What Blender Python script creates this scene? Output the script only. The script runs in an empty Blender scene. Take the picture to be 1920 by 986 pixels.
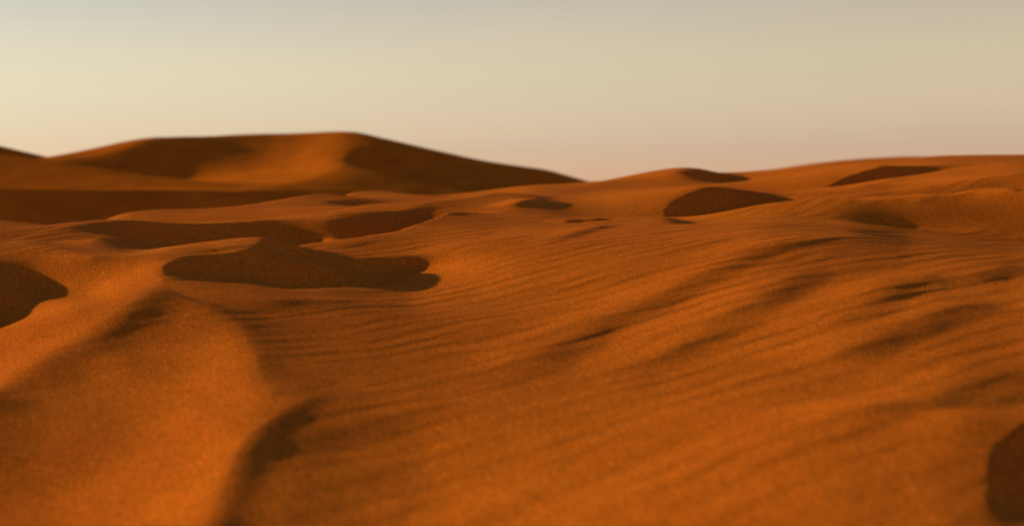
import bpy, math
import numpy as np

# ---------------------------------------------------------------- camera, light, sky
sc = bpy.context.scene
W0, H0 = 1920.0, 986.0
LENS, SENSOR = 50.0, 36.0
F = W0 * LENS / SENSOR
HORIZON = 355.0
PITCH = math.atan((H0 / 2 - HORIZON) / F)          # camera looks slightly down
EYE = 0.0                                          # eye level is z = 0, sand lies about 0.5 m below

cam = bpy.data.cameras.new("camera")
cam.lens = LENS; cam.sensor_width = SENSOR
cam.clip_start = 0.05; cam.clip_end = 20000
cam.dof.use_dof = True
cam.dof.focus_distance = 4.7
cam.dof.aperture_fstop = 3.0
co = bpy.data.objects.new("camera", cam)
sc.collection.objects.link(co)
co.location = (0, 0, EYE)
co.rotation_euler = (math.pi / 2 - PITCH, 0, 0)
sc.camera = co

SUN_EL = math.radians(9.5)
SUN_BACK = math.radians(25)                        # sun stands left, 25 degrees towards the back
sun_dir = np.array([-math.cos(SUN_EL) * math.cos(SUN_BACK), math.cos(SUN_EL) * math.sin(SUN_BACK), math.sin(SUN_EL)])
sl = bpy.data.lights.new("sun", 'SUN')
sl.energy = 5.0; sl.angle = math.radians(0.5); sl.color = (1.0, 0.80, 0.34)
so = bpy.data.objects.new("sun", sl); sc.collection.objects.link(so)
from mathutils import Vector
so.rotation_euler = Vector(-sun_dir).to_track_quat('-Z', 'Y').to_euler()
so.location = (-20, 10, 8)

HAZE_FALL = 4.5
HAZE_LOW, HAZE_HIGH = (0.140, 0.040, 0.042), (0.262, 0.138, 0.030)
world = bpy.data.worlds.new("World"); sc.world = world; world.use_nodes = True
wn = world.node_tree; wn.nodes.clear()
out = wn.nodes.new("ShaderNodeOutputWorld"); bg = wn.nodes.new("ShaderNodeBackground")
sky = wn.nodes.new("ShaderNodeTexSky"); sky.sky_type = 'NISHITA'; sky.sun_disc = False
sky.sun_elevation = SUN_EL
sky.sun_rotation = math.radians(-90) + SUN_BACK    # clockwise from +Y seen from above
sky.air_density = 1.0; sky.dust_density = 0.2; sky.ozone_density = 2.5
bg.inputs["Strength"].default_value = 0.05
wn.links.new(sky.outputs[0], bg.inputs[0])
# dusty air: a pale layer that thickens and reddens smoothly towards the horizon all the way round
def wmath(op, a, b=None):
    n = wn.nodes.new("ShaderNodeMath"); n.operation = op
    for i, q in enumerate((a, b)):
        if q is None: continue
        if isinstance(q, (int, float)): n.inputs[i].default_value = q
        else: wn.links.new(q, n.inputs[i])
    return n.outputs[0]
tc = wn.nodes.new("ShaderNodeTexCoord")
sp = wn.nodes.new("ShaderNodeSeparateXYZ"); wn.links.new(tc.outputs["Generated"], sp.inputs[0])
el = wmath('MAXIMUM', sp.outputs[2], 0.0)
hk = wmath('MULTIPLY', el, HAZE_FALL)
thick = wmath('POWER', math.e, wmath('MULTIPLY', wmath('MULTIPLY', hk, hk), -1.0))
low = wn.nodes.new("ShaderNodeMapRange"); low.inputs["From Min"].default_value = 0.74; low.inputs["From Max"].default_value = 0.985
wn.links.new(thick, low.inputs[0])
mixc = wn.nodes.new("ShaderNodeMix"); mixc.data_type = 'RGBA'
wn.links.new(wmath('POWER', low.outputs[0], 3.0), mixc.inputs[0]); mixc.inputs[6].default_value = (*HAZE_HIGH, 1); mixc.inputs[7].default_value = (*HAZE_LOW, 1)
bg2 = wn.nodes.new("ShaderNodeBackground"); wn.links.new(mixc.outputs[2], bg2.inputs[0])
mp = wn.nodes.new("ShaderNodeMapping"); mp.inputs["Scale"].default_value = (2.0, 2.0, 22.0); mp.inputs["Rotation"].default_value = (0.0, 0.06, 0.0)
wn.links.new(tc.outputs["Generated"], mp.inputs[0])
veil = wn.nodes.new("ShaderNodeTexNoise"); veil.inputs["Scale"].default_value = 1.6; veil.inputs["Detail"].default_value = 4.0
wn.links.new(mp.outputs[0], veil.inputs["Vector"])
vm = wmath('MULTIPLY_ADD', veil.outputs["Fac"], 0.22); vm.node.inputs[2].default_value = 0.89      # faint thin veils of dust
wn.links.new(wmath('MULTIPLY', thick, vm), bg2.inputs[1])
add = wn.nodes.new("ShaderNodeAddShader"); wn.links.new(bg.outputs[0], add.inputs[0]); wn.links.new(bg2.outputs[0], add.inputs[1])
wn.links.new(add.outputs[0], out.inputs[0])

vs = sc.view_settings
vs.view_transform = 'Standard'; vs.look = 'None'; vs.gamma = 1.0; vs.use_curve_mapping = False
vs.exposure = 0.95

# ---------------------------------------------------------------- helpers
def ray(u, v):
    dx = (u - W0 / 2) / F; dv = (H0 / 2 - v) / F
    c, s = math.cos(PITCH), math.sin(PITCH)
    yy = c + s * dv; zz = -s + c * dv
    return dx / yy, zz / yy

def at(u, v, y):
    a, t = ray(u, v)
    return (a * y, y, t * y + EYE)

_perm = np.random.RandomState(7).permutation(4096)
def vnoise(x, y, seed=0):
    """gradient noise on arrays, about -1..1"""
    xi = np.floor(x).astype(np.int64); yi = np.floor(y).astype(np.int64)
    xf = x - xi; yf = y - yi
    def g(ix, iy, fx, fy):
        h = _perm[(_perm[(ix + seed * 131) & 4095] + iy) & 4095]
        ang = h * (2 * math.pi / 4096)
        return np.cos(ang) * fx + np.sin(ang) * fy
    u = xf * xf * xf * (xf * (xf * 6 - 15) + 10); w = yf * yf * yf * (yf * (yf * 6 - 15) + 10)
    n00 = g(xi, yi, xf, yf); n10 = g(xi + 1, yi, xf - 1, yf)
    n01 = g(xi, yi + 1, xf, yf - 1); n11 = g(xi + 1, yi + 1, xf - 1, yf - 1)
    return 1.5 * ((n00 * (1 - u) + n10 * u) * (1 - w) + (n01 * (1 - u) + n11 * u) * w)

def fbm(x, y, octv=3, seed=0):
    s = 0; a = 1.0
    for k in range(octv):
        s = s + a * vnoise(x * 2 ** k, y * 2 ** k, seed + k); a *= 0.5
    return s

def smooth(e0, e1, x):
    t = np.clip((x - e0) / (e1 - e0), 0, 1)
    return t * t * (3 - 2 * t)

import os
DBG = os.environ.get('DBG')
class Sheet:
    """A stretch of dune surface drawn through surveyed lines (crests, feet of slip faces, spot heights).
    Solved as a thin plate under tension that may crease along crests; bearing x/y and log distance are
    the grid axes, so cells stay about square at every distance."""
    def __init__(s, a0, a1, y0, y1, ha, hw, lines, tension=45.0, tone=None):
        s.a0, s.a1, s.w0, s.w1 = a0, a1, math.log(y0), math.log(y1)
        T = None; see0 = None
        cS, sS = math.cos(SUN_BACK), math.sin(SUN_BACK)
        for lev, iters in ((8, 900), (4, 500), (2, 300), (2, 300), (1, 200)):
            h1, h2 = ha * lev, hw * lev
            na = int(round((a1 - a0) / h1)) + 1; nw = int(round((s.w1 - s.w0) / h2)) + 1
            h1 = (a1 - a0) / (na - 1); h2 = (s.w1 - s.w0) / (nw - 1)
            A = np.zeros((nw, na)); B = np.zeros((nw, na)); C = np.ones((nw, na))
            for pts, crease, wt in lines:
                P = []
                q = np.array([(p[0] / p[1], math.log(p[1]), p[2] / p[1]) for p in pts])
                if len(q) == 1: P = q
                else:
                    # rounded polyline: Catmull-Rom
                    qq = np.vstack([2 * q[0] - q[1], q, 2 * q[-1] - q[-2]])
                    for i in range(1, len(qq) - 2):
                        d = qq[i + 1] - qq[i]
                        n = max(2, int(2 * max(abs(d[0]) / h1, abs(d[1]) / h2)) + 1)
                        t = np.linspace(0, 1, n, endpoint=False)[:, None]
                        p0, p1, p2, p3 = qq[i - 1], qq[i], qq[i + 1], qq[i + 2]
                        m1 = (p2 - p0) / 2; m2 = (p3 - p1) / 2
                        P.append((2*t**3-3*t**2+1)*p1 + (t**3-2*t**2+t)*m1 + (-2*t**3+3*t**2)*p2 + (t**3-t**2)*m2)
                    P.append(q[-1:]); P = np.vstack(P)
                I = (P[:, 0] - a0) / h1; J = (P[:, 1] - s.w0) / h2
                i0 = np.floor(I).astype(int); j0 = np.floor(J).astype(int)
                for di in (0, 1):
                    for dj in (0, 1):
                        ii = i0 + di; jj = j0 + dj
                        wgt = (1 - np.abs(I - ii)) * (1 - np.abs(J - jj)) * wt
                        ok = (ii >= 0) & (ii < na) & (jj >= 0) & (jj < nw)
                        np.add.at(A, (jj[ok], ii[ok]), wgt[ok]); np.add.at(B, (jj[ok], ii[ok]), (wgt * P[:, 2])[ok])
                if crease < 1:
                    ii = np.round(I).astype(int); jj = np.round(J).astype(int)
                    ok = (ii >= 0) & (ii < na) & (jj >= 0) & (jj < nw)
                    np.minimum.at(C, (jj[ok], ii[ok]), crease)
            big = A > 0
            val = np.where(big, B / np.maximum(A, 1e-12), 0)
            A = np.minimum(A, 3.0) * 2e5 * (h1 * h2) / (ha * hw) ** 1 * (ha * hw)
            A = A * (1.0 / (h1 * h2)) * 0.02
            ka = C / h1 ** 4; kw = C / h2 ** 4; km = 2.0 / (h1 * h2) ** 2
            ta = tension / h1 ** 2; tw = tension / h2 ** 2
            def op(z):
                r = A * z
                d = z[:, 2:] - 2 * z[:, 1:-1] + z[:, :-2]; d = d * ka[:, 1:-1]
                r[:, 2:] += d; r[:, 1:-1] -= 2 * d; r[:, :-2] += d
                d = z[2:] - 2 * z[1:-1] + z[:-2]; d = d * kw[1:-1]
                r[2:] += d; r[1:-1] -= 2 * d; r[:-2] += d
                d = (z[1:, 1:] - z[1:, :-1] - z[:-1, 1:] + z[:-1, :-1]) * km * np.minimum(C[1:, 1:], C[:-1, :-1])
                r[1:, 1:] += d; r[1:, :-1] -= d; r[:-1, 1:] -= d; r[:-1, :-1] += d
                d = (z[:, 1:] - z[:, :-1]) * ta; r[:, 1:] += d; r[:, :-1] -= d
                d = (z[1:] - z[:-1]) * tw; r[1:] += d; r[:-1] -= d
                return r
            # scale data weight against the plate
            A = A * (0.5 * (ka.mean() * 6 + kw.mean() * 6)) / max(A.max(), 1e-12) * 1.5
            if T is None: z = np.full((nw, na), val[big].mean())
            else:
                z = s._cub(T.shape[0], np.linspace(0, T.shape[0] - 1, nw)) @ T @ s._cub(T.shape[1], np.linspace(0, T.shape[1] - 1, na)).T
            b = A * val
            D = A + 6 * ka + 6 * kw + 4 * km + 2 * ta + 2 * tw
            op0 = op
            if tone is not None and lev <= 2:
                # slope towards the sun, wanted over the stretches that can be seen from the path
                av = np.linspace(a0, a1, na); ca = (cS + av * sS)[None, :-1]
                if see0 is None: see0 = (z >= np.maximum.accumulate(z, axis=0) - 1e-4).astype(float)
                jj = np.round(np.linspace(0, see0.shape[0] - 1, nw)).astype(int); ii = np.round(np.linspace(0, see0.shape[1] - 1, na)).astype(int)
                see = see0[jj][:, ii]
                gs, wg = tone(av[None, :] * np.ones_like(z), z)
                wg = (wg * see)[:-1, :-1]; gs = gs[:-1, :-1]
                def G(q):
                    c = q[:-1, :-1]
                    return ca * (q[:-1, 1:] - c) / h1 - sS * (c + (q[1:, :-1] - c) / h2)
                def GT(d):
                    r = np.zeros((nw, na)); e = ca * d / h1
                    r[:-1, 1:] += e; r[:-1, :-1] -= e
                    e = sS * d / h2
                    r[:-1, :-1] += e - sS * d; r[1:, :-1] -= e
                    return r
                op = lambda q: op0(q) + GT(wg * G(q))
                b = b + GT(wg * gs)
                D[:-1, :-1] += wg * (ca / h1 - sS / h2) ** 2; D[:-1, 1:] += wg * (ca / h1) ** 2; D[1:, :-1] += wg * (sS / h2) ** 2
            r = b - op(z); p = r / D; rz = (r * p).sum(); q = p.copy()
            for it in range(iters):
                Ap = op(q); al = rz / (q * Ap).sum()
                z = z + al * q; r = r - al * Ap
                p = r / D; rz2 = (r * p).sum(); q = p + (rz2 / rz) * q; rz = rz2
            T = z
            if DBG: print('lev',lev,'res',np.sqrt((r*r/D/D).mean()), 'tone err', (np.abs(wg*(G(z)-gs)).sum()/wg.sum() if tone is not None and lev<=2 else 0), flush=True)
        s.T = T; s.na = na; s.nw = nw
    @staticmethod
    def _cub(n, pos):
        """rows of cubic interpolation weights"""
        M = np.zeros((len(pos), n)); i = np.clip(np.floor(pos).astype(int), 0, n - 2); f = pos - i
        f2, f3 = f * f, f * f * f
        # blend of B-spline and Catmull-Rom: soft but exact enough
        bs = [(1 - f) ** 3 / 6, (3*f3 - 6*f2 + 4) / 6, (-3*f3 + 3*f2 + 3*f + 1) / 6, f3 / 6]
        cr = [-.5*f + f2 - .5*f3, 1 - 2.5*f2 + 1.5*f3, .5*f + 2*f2 - 1.5*f3, -.5*f2 + .5*f3]
        for k in range(4):
            np.add.at(M, (np.arange(len(pos)), np.clip(i + k - 1, 0, n - 1)), 0.5 * bs[k] + 0.5 * cr[k])
        return M
    def spot(s, u, v):
        a, t = ray(u, v); k = (a - s.a0) / (s.a1 - s.a0) * (s.na - 1); i = int(k); col = s.T[:, i] * (1 - k + i) + s.T[:, i + 1] * (k - i)
        wv = np.linspace(s.w0, s.w1, 4000); tt = np.interp(wv, np.linspace(s.w0, s.w1, s.nw), col)
        y = math.exp(wv[np.argmax(tt >= t)]); return a * y, y
    def sample(s, av, wv):
        pa = (np.asarray(av) - s.a0) / (s.a1 - s.a0) * (s.na - 1); pw = (np.asarray(wv) - s.w0) / (s.w1 - s.w0) * (s.nw - 1)
        return s._cub(s.nw, pw) @ s.T @ s._cub(s.na, pa).T

def grid_mesh(name, X, Y, Z, mat, label):
    nr, nc = X.shape
    me = bpy.data.meshes.new(name)
    n = nr * nc
    me.vertices.add(n)
    me.vertices.foreach_set("co", np.stack([X, Y, Z], -1).astype(np.float32).ravel())
    idx = np.arange(n, dtype=np.int32).reshape(nr, nc)
    quads = np.stack([idx[:-1, :-1], idx[:-1, 1:], idx[1:, 1:], idx[1:, :-1]], -1).reshape(-1, 4)
    nf = len(quads)
    me.loops.add(nf * 4); me.loops.foreach_set("vertex_index", quads.ravel())
    me.polygons.add(nf); me.polygons.foreach_set("loop_start", np.arange(0, nf * 4, 4, dtype=np.int32))
    me.polygons.foreach_set("use_smooth", np.ones(nf, dtype=bool))
    me.update(calc_edges=True)
    me.materials.append(mat)
    o = bpy.data.objects.new(name, me); sc.collection.objects.link(o)
    o["kind"] = "structure"; o["label"] = label
    return o

# ---------------------------------------------------------------- sand
def sand_material(name, col_a, col_b, col_c, grain=True, grain_scale=250.0):
    m = bpy.data.materials.new(name); m.use_nodes = True
    nt = m.node_tree; N = nt.nodes; L = nt.links; N.clear()
    o = N.new("ShaderNodeOutputMaterial"); d = N.new("ShaderNodeBsdfPrincipled")
    d.inputs["Roughness"].default_value = 0.7; d.inputs["Specular IOR Level"].default_value = 0.002 if grain else 0.0
    d.inputs["Diffuse Roughness"].default_value = 0.3
    L.new(d.outputs[0], o.inputs[0])
    geo = N.new("ShaderNodeTexCoord")
    def noise(scale, detail, rough, vec=None):
        n = N.new("ShaderNodeTexNoise"); n.inputs["Scale"].default_value = scale
        n.inputs["Detail"].default_value = detail; n.inputs["Roughness"].default_value = rough
        L.new(vec or geo.outputs["Object"], n.inputs["Vector"]); return n
    def ramp(src, stops):
        r = N.new("ShaderNodeValToRGB"); L.new(src, r.inputs[0])
        e = r.color_ramp.elements
        while len(e) < len(stops): e.new(0.5)
        for el, (p, c) in zip(e, stops): el.position = p; el.color = (*c, 1)
        return r
    big = noise(0.9, 4, 0.55)
    base = ramp(big.outputs["Fac"], [(0.3, col_a), (0.7, col_b)])
    if grain:
        g1 = noise(grain_scale, 2.0, 0.6)
        r1 = ramp(g1.outputs["Fac"], [(0.30, (0.30, 0.28, 0.27)), (0.5, (1, 1, 1)), (0.70, (2.1, 2.0, 1.9))])
        mx = N.new("ShaderNodeMix"); mx.data_type = 'RGBA'; mx.blend_type = 'MULTIPLY'; mx.inputs[0].default_value = 0.8
        L.new(base.outputs[0], mx.inputs[6]); L.new(r1.outputs[0], mx.inputs[7])
        g2 = noise(grain_scale * 0.23, 3.0, 0.6)
        r2 = ramp(g2.outputs["Fac"], [(0.3, (0.85, 0.84, 0.83)), (0.7, (1.15, 1.15, 1.15))])
        mx2 = N.new("ShaderNodeMix"); mx2.data_type = 'RGBA'; mx2.blend_type = 'MULTIPLY'; mx2.inputs[0].default_value = 0.8
        L.new(mx.outputs[2], mx2.inputs[6]); L.new(r2.outputs[0], mx2.inputs[7])
        L.new(mx2.outputs[2], d.inputs["Base Color"])
        b1 = N.new("ShaderNodeBump"); b1.inputs["Strength"].default_value = 0.8; b1.inputs["Distance"].default_value = 0.002
        L.new(g1.outputs["Fac"], b1.inputs["Height"])
        L.new(b1.outputs[0], d.inputs["Normal"])
    else:
        L.new(base.outputs[0], d.inputs["Base Color"])
    return m

SAND_A, SAND_B, SAND_C = (0.465, 0.103, 0.0088), (0.59, 0.142, 0.0112), (0.4, 0.12, 0.02)
M_near = sand_material("orange_sand", SAND_A, SAND_B, SAND_C)
M_far = sand_material("far_sand", SAND_A, SAND_B, SAND_C, grain=False)

# ---------------------------------------------------------------- slope survey
# how strongly each stretch of sand leans towards the low sun, noted as the brightness it shows (0-255)
def lin(c):
    c = np.asarray(c, float) / 255
    return np.where(c < 0.04045, c / 12.92, ((c + 0.055) / 1.055) ** 2.4)
def lean(c):
    rel = (lin(c) - 0.07) / 1.28
    return (rel - math.sin(SUN_EL)) / math.cos(SUN_EL)
def inside(u, v, poly):
    r = np.zeros(u.shape, bool); n = len(poly)
    for i in range(n):
        x0, y0 = poly[i]; x1, y1 = poly[(i + 1) % n]
        if y0 == y1: continue
        c = ((y0 > v) != (y1 > v)) & (u < (x1 - x0) * (v - y0) / (y1 - y0) + x0)
        r ^= c
    return r
def edge(pts, lo, hi, off=7):
    """pairs of notes on both sides of a crest; lo = right-hand side when walking along the line"""
    o = []
    for i in range(len(pts)):
        p = pts[max(0, i - 1)]; q = pts[min(len(pts) - 1, i + 1)]
        dx, dy = q[0] - p[0], q[1] - p[1]; l = math.hypot(dx, dy)
        nx, ny = -dy / l * off, dx / l * off
        o += [(pts[i][0] + nx, pts[i][1] + ny, lo), (pts[i][0] - nx, pts[i][1] - ny, hi)]
    return o
def densify(pts, step=25):
    o = []
    for p, q in zip(pts[:-1], pts[1:]):
        n = max(1, int(math.hypot(q[0] - p[0], q[1] - p[1]) / step))
        o += [(p[0] + (q[0] - p[0]) * k / n, p[1] + (q[1] - p[1]) * k / n) for k in range(n)]
    return o + [pts[-1]]
def make_tone(notes, dark, free, weight):
    N = np.array(notes, float)
    def tone(a, t):
        # bearing and elevation back to the notes' own measure
        c, sn = math.cos(PITCH), math.sin(PITCH)
        dv = (sn + t * c) / (c - t * sn); yy = c + sn * dv
        v = H0 / 2 - F * dv; u = W0 / 2 + F * a * yy
        num = np.zeros(u.shape); den = np.zeros(u.shape)
        for (pu, pv, val) in N:
            w = 1.0 / (((u - pu) * 0.7) ** 2 + (v - pv) ** 2 + 250.0) ** 2
            num += w * val; den += w
        R = num / den
        gs = lean(R); wg = np.full(u.shape, weight)
        off = (u < -150) | (u > 2070) | (v > 1080)
        wg[off] *= 0.05
        for poly, g in dark:
            m = inside(u, v, poly); gs[m] = g; wg[m] *= 0.5
        for k in range(3):                                 # soften the outlines of the notes
            for ax in (0, 1):
                gs = (gs + np.roll(gs, 1, ax) + np.roll(gs, -1, ax)) / 3
        for poly in free:
            m = inside(u, v, poly); wg[m] = 0
        return gs, wg
    return tone

strip = [(290,545),(230,586),(172,621),(115,655),(57,684),(0,713),(-60,745)]
crest1 = [(310,495),(304,512),(316,540),(367,561),(413,575),(442,598),(465,632),(482,667),(490,695)]
near_notes = (edge(densify(strip[::-1]), 72, 228, 9) + edge(densify(crest1[3:]), 190, 76, 9) + [
 (20,620,226),(100,590,226),(200,545,232),(270,510,215),(300,480,165),(340,471,150),(400,464,140),(480,448,130),
 (120,500,150),(180,500,158),(100,540,165),(150,470,125),(60,463,112),(20,463,108),(250,490,165),
 (30,740,78),(100,695,80),(200,640,92),(250,600,105),(290,570,130),(100,745,135),(200,690,148),(270,630,152),(30,800,125),(0,850,125),(100,800,150),
 (20,900,142),(100,870,155),(50,960,160),(250,900,186),(350,800,186),(400,700,184),(420,640,182),(350,600,165),(335,572,155),(450,690,186),(455,740,184),(400,850,196),(300,960,198),(380,930,198),(150,960,182),
 (450,587,85),(475,600,88),(500,660,88),(495,700,105),(500,730,140),(520,745,150),(540,650,95),(560,620,112),(600,600,122),(520,605,102),(600,680,112),(560,700,120),(650,640,125),(600,715,115),
 (615,820,84),(595,900,82),(570,970,80),(680,800,102),(670,900,96),(640,970,93),(700,850,120),(700,950,128),(750,750,128),(700,700,120),(800,650,135),(650,730,112),
 (700,560,128),(600,560,112),(550,558,100),(500,552,92),(480,575,92),(640,552,100),(700,548,105),(850,560,150),(1000,560,158),(900,620,145),(1000,700,138),(900,750,138),(850,850,148),(900,950,152),(1000,850,152),(1100,950,156),(1150,720,152),(1250,640,165),(1200,560,162),(1100,520,165),
 (1300,560,165),(1400,600,165),(1300,750,160),(1400,850,160),(1200,950,156),(1500,650,160),(1600,700,155),(1500,800,155),(1500,950,150),(1700,680,150),(1750,800,145),(1700,900,140),(1650,960,136),(1800,750,138),(1820,900,122),(1840,790,112),(1835,950,112),(1900,720,120),(1900,650,140),(1880,580,142),
 (900,500,178),(850,500,196),(832,480,185),(870,460,170),(830,540,170),(950,450,162),(1000,430,156),(900,415,140),(1050,460,165),(1150,450,165),(1200,430,165),(1100,405,160),(1200,380,158),(1300,430,168),(1300,470,165),(1400,430,170),(1400,402,168),
 (1450,420,152),(1500,400,142),(1500,380,160),(1540,378,150),(1560,390,138),(1560,430,142),(1500,440,142),(1600,380,100),(1640,383,76),(1690,382,72),(1660,405,88),(1660,430,120),(1740,379,70),(1800,374,70),(1840,367,72),(1880,361,75),(1720,420,115),(1800,420,115),(1880,420,115),(1900,390,105),(1750,460,130),(1850,480,132),(1620,470,132),(1550,480,146),(1500,490,152),(1700,500,140),(1700,580,146),(1600,540,156),(1780,520,138),
 (1600,366,160),(1700,358,165),(1800,345,165),(1880,330,165),(1900,345,150),(1560,368,150),(1850,315,172),(1750,335,165),(1200,400,160),(1230,385,165),(1255,372,165),(1150,370,165),(1300,349,165),
 (1450,352,170),(1500,346,176),(1420,342,165),(1300,345,165),(1520,330,165),(1600,315,165),(1700,303,160),(1780,300,142),(1850,297,132),(1900,297,132),(1200,340,175),(1240,334,170),(1150,345,165),
 (1080,362,150),(1130,350,165),(1050,372,130),(900,385,168),(935,374,172),(870,388,155),(845,388,125),(100,440,122),(200,420,122),(300,413,130),(60,452,118),(150,435,122),
 (450,397,150),(520,390,162),(580,375,162),(560,395,150),(700,393,140),(760,380,140),(850,372,150),(590,448,135),(640,453,130),(660,470,130),(700,455,140),(780,435,145),(830,415,145)])
near_dark = [
 ([(245,584),(230,594),(172,629),(115,664),(57,692),(0,722),(-60,755),(-60,785),(0,750),(60,718),(130,684),(200,634),(250,600)], -0.17),
 ([(330,556),(367,566),(413,580),(440,602),(462,635),(480,670),(492,700),(512,690),(520,655),(495,605),(465,580),(400,562)], -0.18),
 ([(310,495),(345,481),(402,475),(459,467),(492,452),(500,500),(470,520),(345,520),(316,538),(304,512)], -0.33),
 ([(505,452),(530,458),(580,470),(640,480),(600,500),(540,505)], -0.22),
 ([(620,728),(574,743),(517,777),(471,811),(442,852),(419,909),(390,990),(350,1100),(430,1100),(455,990),(480,910),(510,850),(550,790)], -0.31),
 ([(600,762),(550,790),(510,850),(480,910),(455,990),(430,1100),(500,1100),(520,990),(540,910),(565,850),(590,790)], -0.19),
 ([(1245,403),(1257,383),(1284,366),(1315,353),(1338,351),(1365,354),(1345,378),(1300,398)], -0.33),
 ([(1590,375),(1662,376),(1720,374),(1777,370),(1835,361),(1874,355),(1900,357),(1920,362),(1920,372),(1880,366),(1800,384),(1720,392),(1640,395)], -0.13),
 ([(1905,806),(1866,836),(1856,876),(1850,990),(1910,990),(1930,900),(1940,820)], -0.21),
 ([(603,381),(627,373),(680,373),(734,379),(694,386),(644,386)], -0.30),
 ([(1265,323),(1300,320),(1340,322),(1385,334),(1326,340),(1290,336)], -0.32),
 ([(188,449),(225,456),(255,470),(215,474),(190,466)], -0.25),
]
near_free = [
 [(1540,360),(1565,342),(1585,330),(1623,317),(1660,310),(1760,309),(1800,314),(1720,329),(1662,339),(1604,351)],
 [(207,418),(254,413),(300,417),(402,419),(500,412),(520,425),(300,445),(230,450)],
 [(600,402),(654,400),(744,395),(800,385),(820,392),(800,415),(744,435),(660,450),(610,425)],
 [(1365,353),(1411,359),(1500,364),(1450,380),(1373,394),(1315,405),(1300,398),(1345,378)],
 [(420,520),(500,500),(600,500),(700,488),(814,490),(808,508),(778,523),(727,535),(644,537),(540,541),(482,532)],
 [(230,450),(300,445),(520,425),(560,435),(580,462),(490,443),(402,455),(300,468),(276,474)],
 [(-100,469),(52,489),(72,529),(57,558),(0,592),(-100,640)],
]
far_free = [[(-900,358),(-900,500),(1300,500),(1300,372),(1000,360),(540,366),(300,358)]]
far_notes = [(0,350,72),(100,352,72),(200,352,74),(280,353,82),(340,354,95),(-50,325,78),(40,325,78),(120,330,80),(60,345,80),(180,315,75),(250,290,75),(200,290,78),(330,290,80),(150,302,78),(300,345,88),(120,310,75),(220,290,75),(300,268,80),(400,265,80),(300,320,75),(400,300,92),(450,270,100),(450,310,112),(520,290,142),(540,255,130),(580,290,188),(620,270,188),(600,320,155),(640,300,120),(680,280,84),(655,260,120),(720,280,75),(750,330,80),(900,330,74),(1000,340,70),(850,305,68),(950,325,68),(1040,335,70),(800,300,68),(760,280,70),(740,345,84),
 (200,345,84),(380,350,108),(480,352,116),(560,345,110),(640,340,84),(60,345,75),(60,306,100)]

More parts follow.
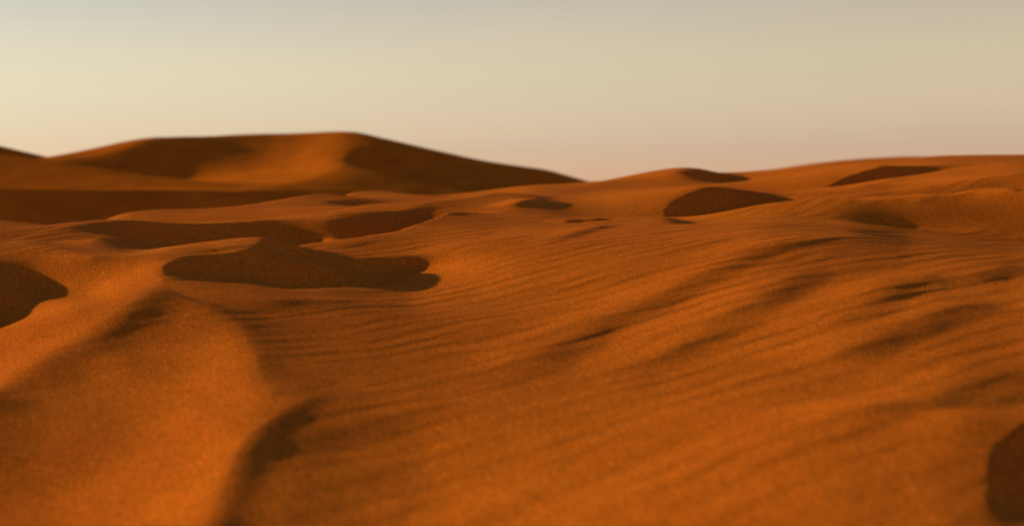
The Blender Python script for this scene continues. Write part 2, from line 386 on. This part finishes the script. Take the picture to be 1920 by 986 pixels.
# ---------------------------------------------------------------- near dunes: surveyed lines
def behind(pts, far=1.1, drop=25):
    return ([at(u, v + drop, y * far) for u, v, y in pts], 1.0, 1.0)
def ln(pts, crease=1.0, wt=1.0):
    return ([at(*p) for p in pts], crease, wt)
K = 0.03
near = [
 # long ridge silhouette from the left, over the peak, to the second peak
 ln([(172,479,4.25),(276,474.5,4.3),(344,463,4.4),(402,457,4.5),(494,444,4.65),(530,456,4.75),(580,467,4.85),(620,457.6,4.95),
     (677,447.6,5.05),(744,434,5.3),(811,411,5.75),(851,398,6.1),(921,399,6.3),(962,392,6.6),(1012,381,7.0),(1062,366,7.7)], K),
 # sinuous crest: bowl rim, then down towards the viewer
 ln([(494,446,4.6),(459,466,4.35),(402,474.5,4.3),(344.5,480,4.2),(310,495,4.05),(304,512,3.95),(316,540,3.75),(367,561,3.6),
     (413,575,3.5),(442,598,3.35),(465,632,3.15),(482,667,2.95),(492,700,2.8),(515,735,2.62)], K),
 ln([(640,722,2.75),(620,727,2.7),(574,742,2.6),(517,776,2.45),(471,810,2.33),(442,851,2.2),(419,908,2.05),(390,983,1.87),(350,1100,1.6)], K),
 ln([(600,790,2.46),(560,840,2.28),(530,900,2.09),(505,990,1.88)], 1, .003),
 ln([(525,650,3.05),(560,690,2.88),(605,702,2.82)], 1, .006),
 # bowl
 ln([(490,558,3.6),(600,562,3.65),(700,560,3.78)], 1, .05),
 ln([(345,522,3.98),(400,528,4.0),(460,525,4.1),(520,532,4.13)]),
 ln([(540,549,4.12),(600,549,4.18),(660,546,4.25),(720,541,4.33)]),
 ln([(482,534,3.9),(540,542,3.9),(644,538,4.03),(727,536,4.15),(761,531,4.25),(785,522,4.35),(803,511,4.48)], K),
 ln([(560,490,4.55),(640,508,4.5),(700,514,4.52),(765,509,4.62)]),
 ln([(700,470,4.85),(760,480,4.7)]),
 ln([(450,590,3.42),(520,592,3.4),(570,580,3.45)], 1, .006),
 # left slopes
 ln([(300,834,2.4),(300,700,2.9),(330,605,3.42)], 1, .006),
 ln([(100,867,2.35),(100,800,2.62)], 1, .006),
 ln([(-150,986,2.02),(0,986,1.96),(150,986,1.92)], 1, .006),
 ln([(287,549,3.6),(230,586,3.45),(172,621,3.33),(115,655,3.22),(57,684,3.15),(0,713,3.08),(-100,765,3.0)], K, .004),
 ln([(240,640,3.06),(150,690,2.99),(60,740,2.895),(0,790,2.79)], 1, .006),
 ln([(270,500,4.08),(200,520,4.05),(100,560,3.96),(0,640,3.66)], 1, .006),
 ln([(0,460,4.6),(86,461,4.5),(172,479,4.25)]),
 ln([(-40,478,4.4),(-70,497,4.2),(-110,538,3.9),(-200,600,3.6)], K),
 ln([(20,530,4.1),(20,560,3.9),(0,592,3.8)]),
 # second ridge behind
 ln([(-100,480,5.0),(0,457.6,5.2),(33,447.6,5.3),(100,429,5.5),(161,419,5.65),(207,413.5,5.8),(254,413,5.9),(300,417,6.0),
     (335,419,6.05),(402,418.5,6.15),(452,415,6.25),(502,411.5,6.3),(569,409,6.4),(610,401,6.5),(654,399,6.5),(687,396,6.55),
     (744,394,6.65),(778,384,6.8),(828,377,7.0),(878,371,7.2),(911,364,7.35),(942,361,7.5),(962,364,7.6),(1000,369,7.7)], K),
 ln([(230,450,5.5),(300,460,5.65),(400,462,5.8),(480,458,5.9),(540,460,5.95),(600,456,6.0),(625,446,6.02),(660,452,6.05),(720,445,6.1),
     (780,432,6.25),(850,410,6.5)]),
 ln([(250,480,5.0),(350,482,5.1),(450,480,5.3)]),
 ln([(560,485,5.3),(640,478,5.4),(700,470,5.6),(780,452,5.95),(850,428,6.35)]),
 ln([(100,463,4.8),(150,456,4.85),(195,444,4.95),(230,458,4.95),(275,474,4.95)], K),
 # hummocks beyond
 ln([(381,405,7.6),(435,392,8.0),(502,381,8.4),(569,367,8.8),(616,361,9.0)], 0.2),
 ln([(600,376,8.6),(627,371,8.75),(680,372,8.85),(720,374,8.9)], K),
 ln([(630,386,8.45),(694,387,8.5)]),
 ln([(595,386,8.2),(650,392,8.1),(700,390,8.15),(745,380,8.4)], 0.2),
 ln([(660,364,10.0),(694,358,10.3),(727,358,10.4),(761,366,10.4),(850,370,10.0)], K),
 ln([(300,430,6.8),(400,425,6.9),(500,420,7.2)]),
 ln([(650,405,7.3),(800,390,7.8),(880,378,8.3)]),
 ln([(-200,445,9.0),(0,431,9.0),(33,433,8.8),(100,429,8.8)]),
 ln([(-200,490,6.0),(0,472,6.0),(60,464,6.2),(120,448,6.3),(200,430,6.6),(260,428,6.7)]),
 ln([(400,432,9.0),(500,417,9.8),(590,395,10.3)]), ln([(690,385,11.2),(850,386,11.2)]),
 # right: far knolls and skyline
 ln([(1005,369,8.5),(1062,359,9.5),(1112,345.5,10.3),(1196,333,11.0),(1238,329,11.4),(1265,321,11.6)], 0.3),
 ln([(1238,330,11.4),(1265,321,11.55),(1296,319,11.6),(1326,321,11.65),(1365,326,11.75),(1390,334,11.85)], K),
 ln([(1275,334,11.3),(1288,338,11.25),(1326,342,11.3),(1373,343,11.45)]),
 ln([(1200,365,8.5),(1250,352,9.5),(1350,349,10.0),(1420,346,10.0)]),
 ln([(1457,341,10.2),(1508,329,10.6),(1565,319,11.0),(1650,304,11.6),(1720,298,12.0),(1773,295,12.3),(1816,291,12.5),(1854,292,12.5),(1920,291,12.5),(2100,292,12.5)], 0.3),
 ln([(1540,359,8.7),(1565,343,8.9),(1585,331,9.05),(1623,318,9.2),(1654,311,9.3),(1681,311,9.4),(1758,310,9.6),(1850,306,9.9),(1920,302,10.2)], K),
 ln([(1560,360,8.75),(1620,354,8.85),(1700,343,8.95),(1780,327,9.25)]),
 ln([(1235,410,6.4),(1245,402,6.55),(1257,383,6.75),(1284,366,6.95),(1315,352.5,7.1),(1338,350,7.15),(1365,352.5,7.2),(1411,359,7.3),
     (1469,363,7.4),(1527,363,7.5),(1604,350.6,7.6),(1662,339,7.7),(1720,329,7.9),(1797,316,8.1),(1854,308,8.2),(1920,303,8.3)], K),
 ln([(1600,362,8.3),(1750,338,8.5)]), ln([(1340,362,8.2),(1420,368,8.2)]),
 ln([(1260,410,6.5),(1315,414,6.75),(1373,402,6.85),(1430,391,6.95)]),
 ln([(1222,414,6.2),(1276,413,6.25),(1315,406,6.3),(1373,395,6.35),(1450,381,6.4),(1508,375,6.4),(1565,373,6.4),(1604,374,6.4),
     (1662,374,6.35),(1720,372,6.3),(1777,368,6.3),(1835,358,6.3),(1874,352.5,6.3),(1897,352.5,6.25),(1920,358,6.2),(2000,365,6.1)], K),
 ln([(1600,365,7.0),(1720,350,7.1),(1850,330,7.2),(1920,322,7.2)]),
 ln([(1560,379,6.72),(1604,380,6.72),(1720,378,6.68),(1835,366,6.68),(1890,361,6.65),(1960,368,6.55)]),
 ln([(1630,425,6.02),(1720,432,5.96),(1800,430,5.93),(1880,428,5.9)], 1, .05),
 # broad rippled slope
 ln([(700,986,1.9),(700,850,2.25),(700,750,2.6),(700,650,3.08),(700,580,3.55)], 1, .002),
 ln([(950,986,1.83),(950,850,2.21),(950,750,2.55),(950,650,3.02),(950,570,3.65),(950,500,4.3),(950,450,4.9),(950,420,5.45)], 1, .002),
 ln([(860,470,4.75),(870,420,5.5)], 1, .002),
 ln([(1200,986,1.77),(1200,830,2.2),(1200,720,2.6),(1200,650,2.98),(1200,570,3.6),(1200,500,4.15),(1200,450,4.8),(1180,420,5.6)], 1, .002),
 ln([(1450,986,1.68),(1450,850,2.05),(1450,750,2.4),(1450,650,2.85),(1450,560,3.5),(1450,500,4.1),(1450,440,5.0),(1450,400,5.8)], 1, .002),
 ln([(1700,986,1.65),(1700,800,2.22),(1700,650,3.1),(1700,550,4.3),(1700,480,5.6)], 1, .002),
 ln([(1900,700,2.7),(1900,600,3.5),(1900,500,5.0),(1900,440,5.7)], 1, .002),
 # slip face at the lower right corner
 ln([(1930,780,2.18),(1905,805,2.1),(1865,835,2.03),(1855,875,1.92),(1845,986,1.66),(1840,1080,1.5)], K),
 ln([(1960,860,2.08),(1940,920,1.94),(1930,986,1.8)]),
 ln([(-300,510,11),(0,500,11),(150,490,11.5),(300,470,12),(420,450,12),(520,430,12),(620,412,12.5),(760,396,13),(900,388,13.5)]),
 # back of the dunes falls away to the plain
 ([(-9,16,-.7),(-4,16,-.65),(-1.5,16,-.5),(0.3,16,-.3),(2,17,-.2),(5,18,0.0),(9,18,0)],1,1), ([(-14,25,-1.9),(0,25,-1.7),(14,25,-1.6)],1,1),
]
A0, A1, Y0, Y1 = -0.95, 0.85, 0.7, 25.0
S = Sheet(A0, A1, Y0, Y1, 0.0035, 0.0065, near, tone=make_tone(near_notes, near_dark, near_free, 1.0e5))

# mesh axes: dense over the stretch that is looked at, coarser beyond
def dens(pts):
    out = []
    for (p, q, n) in pts: out.append(np.linspace(p, q, n, endpoint=False))
    return np.concatenate(out + [np.array([pts[-1][1]])])
av = dens([(A0, -0.42, 90), (-0.42, 0.42, 900), (0.42, A1, 60)])
wv = dens([(math.log(Y0), math.log(1.7), 50), (math.log(1.7), math.log(8.5), 760), (math.log(8.5), math.log(13), 150), (math.log(13), math.log(Y1), 40)])
T = S.sample(av, wv)
Yg = np.exp(wv)[:, None] * np.ones_like(av)[None, :]
Xg = av[None, :] * Yg
Z = T * Yg + EYE
zx = np.gradient(Z, axis=1) / np.gradient(Xg, axis=1)
zy_l = np.gradient(Z, axis=0) / np.gradient(Yg, axis=0)
zy = zy_l - zx * av[None, :]
steep = zx * math.cos(SUN_BACK) - zy * math.sin(SUN_BACK)     # rise towards lee side; negative on slip faces
lee = smooth(-0.10, -0.28, steep)                             # 1 on slip faces

# wind ripples: crests run from near left to far right
cdir = np.array([0.74, 0.67]); nrm = np.array([0.67, -0.74])
al = Xg * cdir[0] + Yg * cdir[1]; ac = Xg * nrm[0] + Yg * nrm[1]
left = smooth(0.0, 0.25, (Xg + 0.30) / Yg + 0.18)              # the smooth windward flank left of the long crest carries fainter ripples
lee = np.maximum(lee, 0.75 * (1 - left) * (1 - smooth(3.6, 4.6, Yg)))
warp = 0.05 * fbm(al * 0.9, ac * 1.8, 2, 11) + 0.024 * fbm(al * 3.5, ac * 6.0, 2, 13)
ph = (ac + warp) / 0.088
mod = np.clip(0.7 + 1.0 * fbm(al * 2.8, ac * 4.5, 2, 23), 0.05, 1.7)
gentle = 1 - smooth(0.20, 0.34, np.hypot(zx, zy))
lee = np.maximum(lee, 1 - gentle)
r1 = np.sin(2 * math.pi * ph - 0.4 * np.sin(2 * math.pi * ph))
ph2 = (ac + 0.10 * fbm(al * 0.7 + 9, ac * 1.3, 3, 31) + 0.06 * al) / 0.21
r2 = np.sin(2 * math.pi * ph2)
mod2 = np.clip(0.3 + 0.9 * fbm(al * 0.9, ac * 2.0, 2, 43), 0, 1.3)
fade = 1 - smooth(5.5, 9.0, Yg)
Z = Z + (1 - lee) * (0.00068 * r1 * mod * (0.25 + 0.75 * fade) * (0.55 + 0.45 * smooth(2.2, 3.4, Yg)) + 0.0013 * r2 * mod2 * (1 - 0.45 * smooth(2.6, 3.6, Yg)) * (1 - 0.6 * smooth(4, 8, Yg)))
# irregular low swells along the wind ripples
Z = Z + (1 - 0.6 * lee) * (0.0016 * fbm(al * 1.5, ac * 5.0, 3, 51)) * np.clip(Yg / 4, 0.4, 1) * (1 - 0.8 * smooth(5, 8, Yg))

def ledge(pts, h, wind, leew, taper=0.25, end=None):
    """low sand step along a line: gentle rise from behind, short drop on the near side"""
    global Z
    P = np.array([S.spot(p[0], p[1]) for p in pts])
    m = (Xg > P[:, 0].min() - wind) & (Xg < P[:, 0].max() + wind) & (Yg > P[:, 1].min() - wind) & (Yg < P[:, 1].max() + wind)
    x = Xg[m]; y = Yg[m]
    best = np.full(x.shape, 1e9); sd = np.zeros(x.shape); par = np.zeros(x.shape)
    seg = np.hypot(*(P[1:] - P[:-1]).T); tot = seg.sum(); acc = 0
    for i in range(len(P) - 1):
        d = P[i + 1] - P[i]; l2 = (d ** 2).sum()
        t = np.clip(((x - P[i, 0]) * d[0] + (y - P[i, 1]) * d[1]) / l2, 0, 1)
        ex = x - P[i, 0] - t * d[0]; ey = y - P[i, 1] - t * d[1]
        ds = np.hypot(ex, ey); sg = np.sign(d[0] * ey - d[1] * ex)
        k = ds < best
        best[k] = ds[k]; sd[k] = (ds * sg)[k]; par[k] = ((acc + t * seg[i]) / tot)[k]
        acc += seg[i]
    tp = smooth(0, taper, par) * smooth(0, end or taper, 1 - par)
    sd = sd + 0.009 * fbm(x * 6, y * 6, 2, 77)
    prof = np.where(sd > 0, 1 - smooth(0, leew, sd), smooth(-wind, 0, sd) ** 1.3)
    Z[m] += h * tp * prof

ledge([(1840,359,6.3),(1777,369,6.3),(1720,373,6.3),(1662,375,6.35),(1604,375,6.4)], 0.010, 0.25, 0.11, 0.4, 0.3)
ledge([(1600,440,5.1),(1565,447,4.9),(1508,455,4.85),(1450,462,4.8),(1396,478,4.6),(1334,507,4.3),(1276,534,4.1),(1218,564,3.85),(1093,618,3.55),(970,692,3.15),(837,732,2.95)], 0.009, 0.2, 0.12, 0.2)
ledge([(1520,490,4.4),(1500,507,4.25),(1457,537,3.9),(1411,568,3.7),(1334,611,3.4),(1225,667,3.1),(1100,720,2.88)], 0.0085, 0.24, 0.12, 0.2)
ledge([(1890,485,4.1),(1870,505,3.85),(1816,520,3.75),(1742,522,3.8),(1668,542,3.7),(1619,574,3.5),(1545,608,3.3),(1450,640,3.15)], 0.008, 0.22, 0.11, 0.2)
ledge([(1840,560,3.35),(1811,574,3.3),(1767,584,3.3),(1717,606,3.2),(1673,623,3.1),(1619,648,3.02),(1500,690,2.9)], 0.0085, 0.22, 0.10, 0.2)
ledge([(1910,690,2.65),(1890,697,2.65),(1791,717,2.65),(1717,756,2.5),(1619,766,2.55),(1500,800,2.45)], 0.004, 0.16, 0.08)
ledge([(1150,412,5.6),(1122,413,5.5),(1080,415,5.5),(1042,418,5.4)], 0.010, 0.16, 0.06)
ledge([(1150,420,5.6),(1100,432,5.2),(1055,445,5.0),(1000,462,4.8)], 0.006, 0.16, 0.07)
ledge([(1030,376,7),(1000,380,7),(965,388,6.8),(940,392,6.6)], 0.02, 0.2, 0.09)
grid_mesh("rippled_dune", Xg, Yg, Z, M_near, "nearest orange dune, wind rippled, with curved crests and shaded hollows filling the lower picture")

# ---------------------------------------------------------------- dunes farther off
def far_dune(name, lines, a0, a1, y0, y1, ha, hw, label, floor, tone=None):
    s = Sheet(a0, a1, y0, y1, ha, hw, lines, tension=60, tone=tone)
    a = np.linspace(a0, a1, int((a1 - a0) / ha * 1.5)); w = np.linspace(math.log(y0), math.log(y1), int(math.log(y1 / y0) / hw * 1.5))
    t = s.sample(a, w); Y = np.exp(w)[:, None] * np.ones_like(a)[None, :]; X = a[None, :] * Y
    z = t * Y
    # skirts run under the plain
    ea = np.minimum(np.arange(len(a)), np.arange(len(a))[::-1]) / (0.08 * len(a)); ew = np.minimum(np.arange(len(w)), np.arange(len(w))[::-1]) / (0.06 * len(w))
    e = smooth(0, 1, ea)[None, :] * smooth(0, 1, ew)[:, None]
    z = (floor - 0.8) * (1 - e) + z * e
    z += 0.02 * fbm(X * 0.25, Y * 0.25, 3, 5)
    return grid_mesh(name, X, Y, z, M_far, label)

FLOOR = -2.2
far_dune("shadowed_ridge", [
  ln([(-500,345,30),(-200,350,30.5),(0,354,31),(150,355.6,32),(335,357,33),(452,360,34),(535,364,35),(650,372,36),(800,388,37),(1000,410,38)], K),
  ln([(-500,440,28),(0,440,29),(300,440,30.5),(500,440,32),(700,440,33.5),(1000,440,36)]),
  ([(x, 27, FLOOR) for x in (-14,-10,-5,0,5)],1,1), ([(x, 48, FLOOR+.5) for x in (-26,-20,-10,0,5)],1,1),
 ], -0.65, 0.2, 26, 52, 0.006, 0.008, "low dark ridge in shade in front of the big far dune", FLOOR)
far_dune("distant_dune", [
  behind([(-300,340,74),(0,309,75),(161,293,77),(295,257.5,80),(485,252,83),(636,247,83),(794,277,80),(911,302,78),(1029,320,76)], 1.1, 20),
  ln([(-300,340,74),(-100,315,75),(0,309,75),(89,301.5,76),(161,293,77),(234,275,78),(274,263,79),(295,257.5,80),(335,258,80),(402,256,82),(485,252,83),(569,249.5,84),
      (636,247,83),(670,248,82),(711,258,81),(794,277,80),(861,292,79),(911,302,78),(978,312,77),(1029,320,76),(1079,335,75),(1112,346,74),(1250,385,72)], K),
  ln([(650,248,82),(655,280,76),(640,310,70),(580,335,63),(500,352,57),(400,365,53)], 0.3),
  ln([(0,345,71),(161,345,72),(290,345,73),(380,345,73.5)], 1, .02),
  ln([(480,328,70),(420,352,63)]),
  ln([(720,340,72),(800,350,72),(950,358,71),(1050,366,70)]),
  ([(x, 51, FLOOR) for x in (-30,-15,0,15)],1,1), ([(x, 110, FLOOR+.5) for x in (-60,-30,0,30)],1,1), ([(-40,75,FLOOR),(-42,80,FLOOR)],1,1), ([(14,70,FLOOR),(18,80,FLOOR)],1,1),
 ], -0.62, 0.3, 50, 115, 0.004, 0.006, "big smooth far dune with flat top and sunlit central hollow", FLOOR, make_tone(far_notes, [], far_free, 2.5e4))
far_dune("distant_dune", [
  ln([(-500,215,150),(-300,225,150),(-100,252,145),(0,277,142),(33,287,140),(89,303,138),(180,330,135),(300,370,130)], K),
  ([(x, 118, FLOOR) for x in (-80,-60,-40,-20)],1,1), ([(x, 190, FLOOR) for x in (-120,-80,-40,-20)],1,1), 
 ], -0.75, -0.15, 115, 200, 0.006, 0.008, "dark farther dune sloping down at the left edge of the picture", FLOOR)
far_dune("distant_dune", [
  ln([(1150,400,58),(1300,360,59),(1392,331,60),(1450,320,61),(1527,306,62),(1604,298.5,63),(1681,295,64),(1758,294,64),(1850,296,64),(2000,312,63),(2300,370,60)], 0.3),
  ([(x, 46, FLOOR) for x in (5,10,15,22)],1,1), ([(x, 85, FLOOR) for x in (5,15,25,40)],1,1),
 ], 0.02, 0.6, 44, 90, 0.006, 0.008, "blurred orange dune top showing behind the right-hand knolls", FLOOR)

# plain reaching the horizon
n = 160
g = np.sign(np.linspace(-1, 1, n)) * np.abs(np.linspace(-1, 1, n)) ** 3.5 * 9000
PX, PY = np.meshgrid(g, g)
PZ = FLOOR + 0.25 * fbm(PX * 0.03 + .5, PY * 0.03, 2, 3) * smooth(20, 60, np.hypot(PX, PY)) - 0.4
grid_mesh("desert_floor", PX, PY, PZ, M_far, "flat sandy desert plain between and behind the dunes")
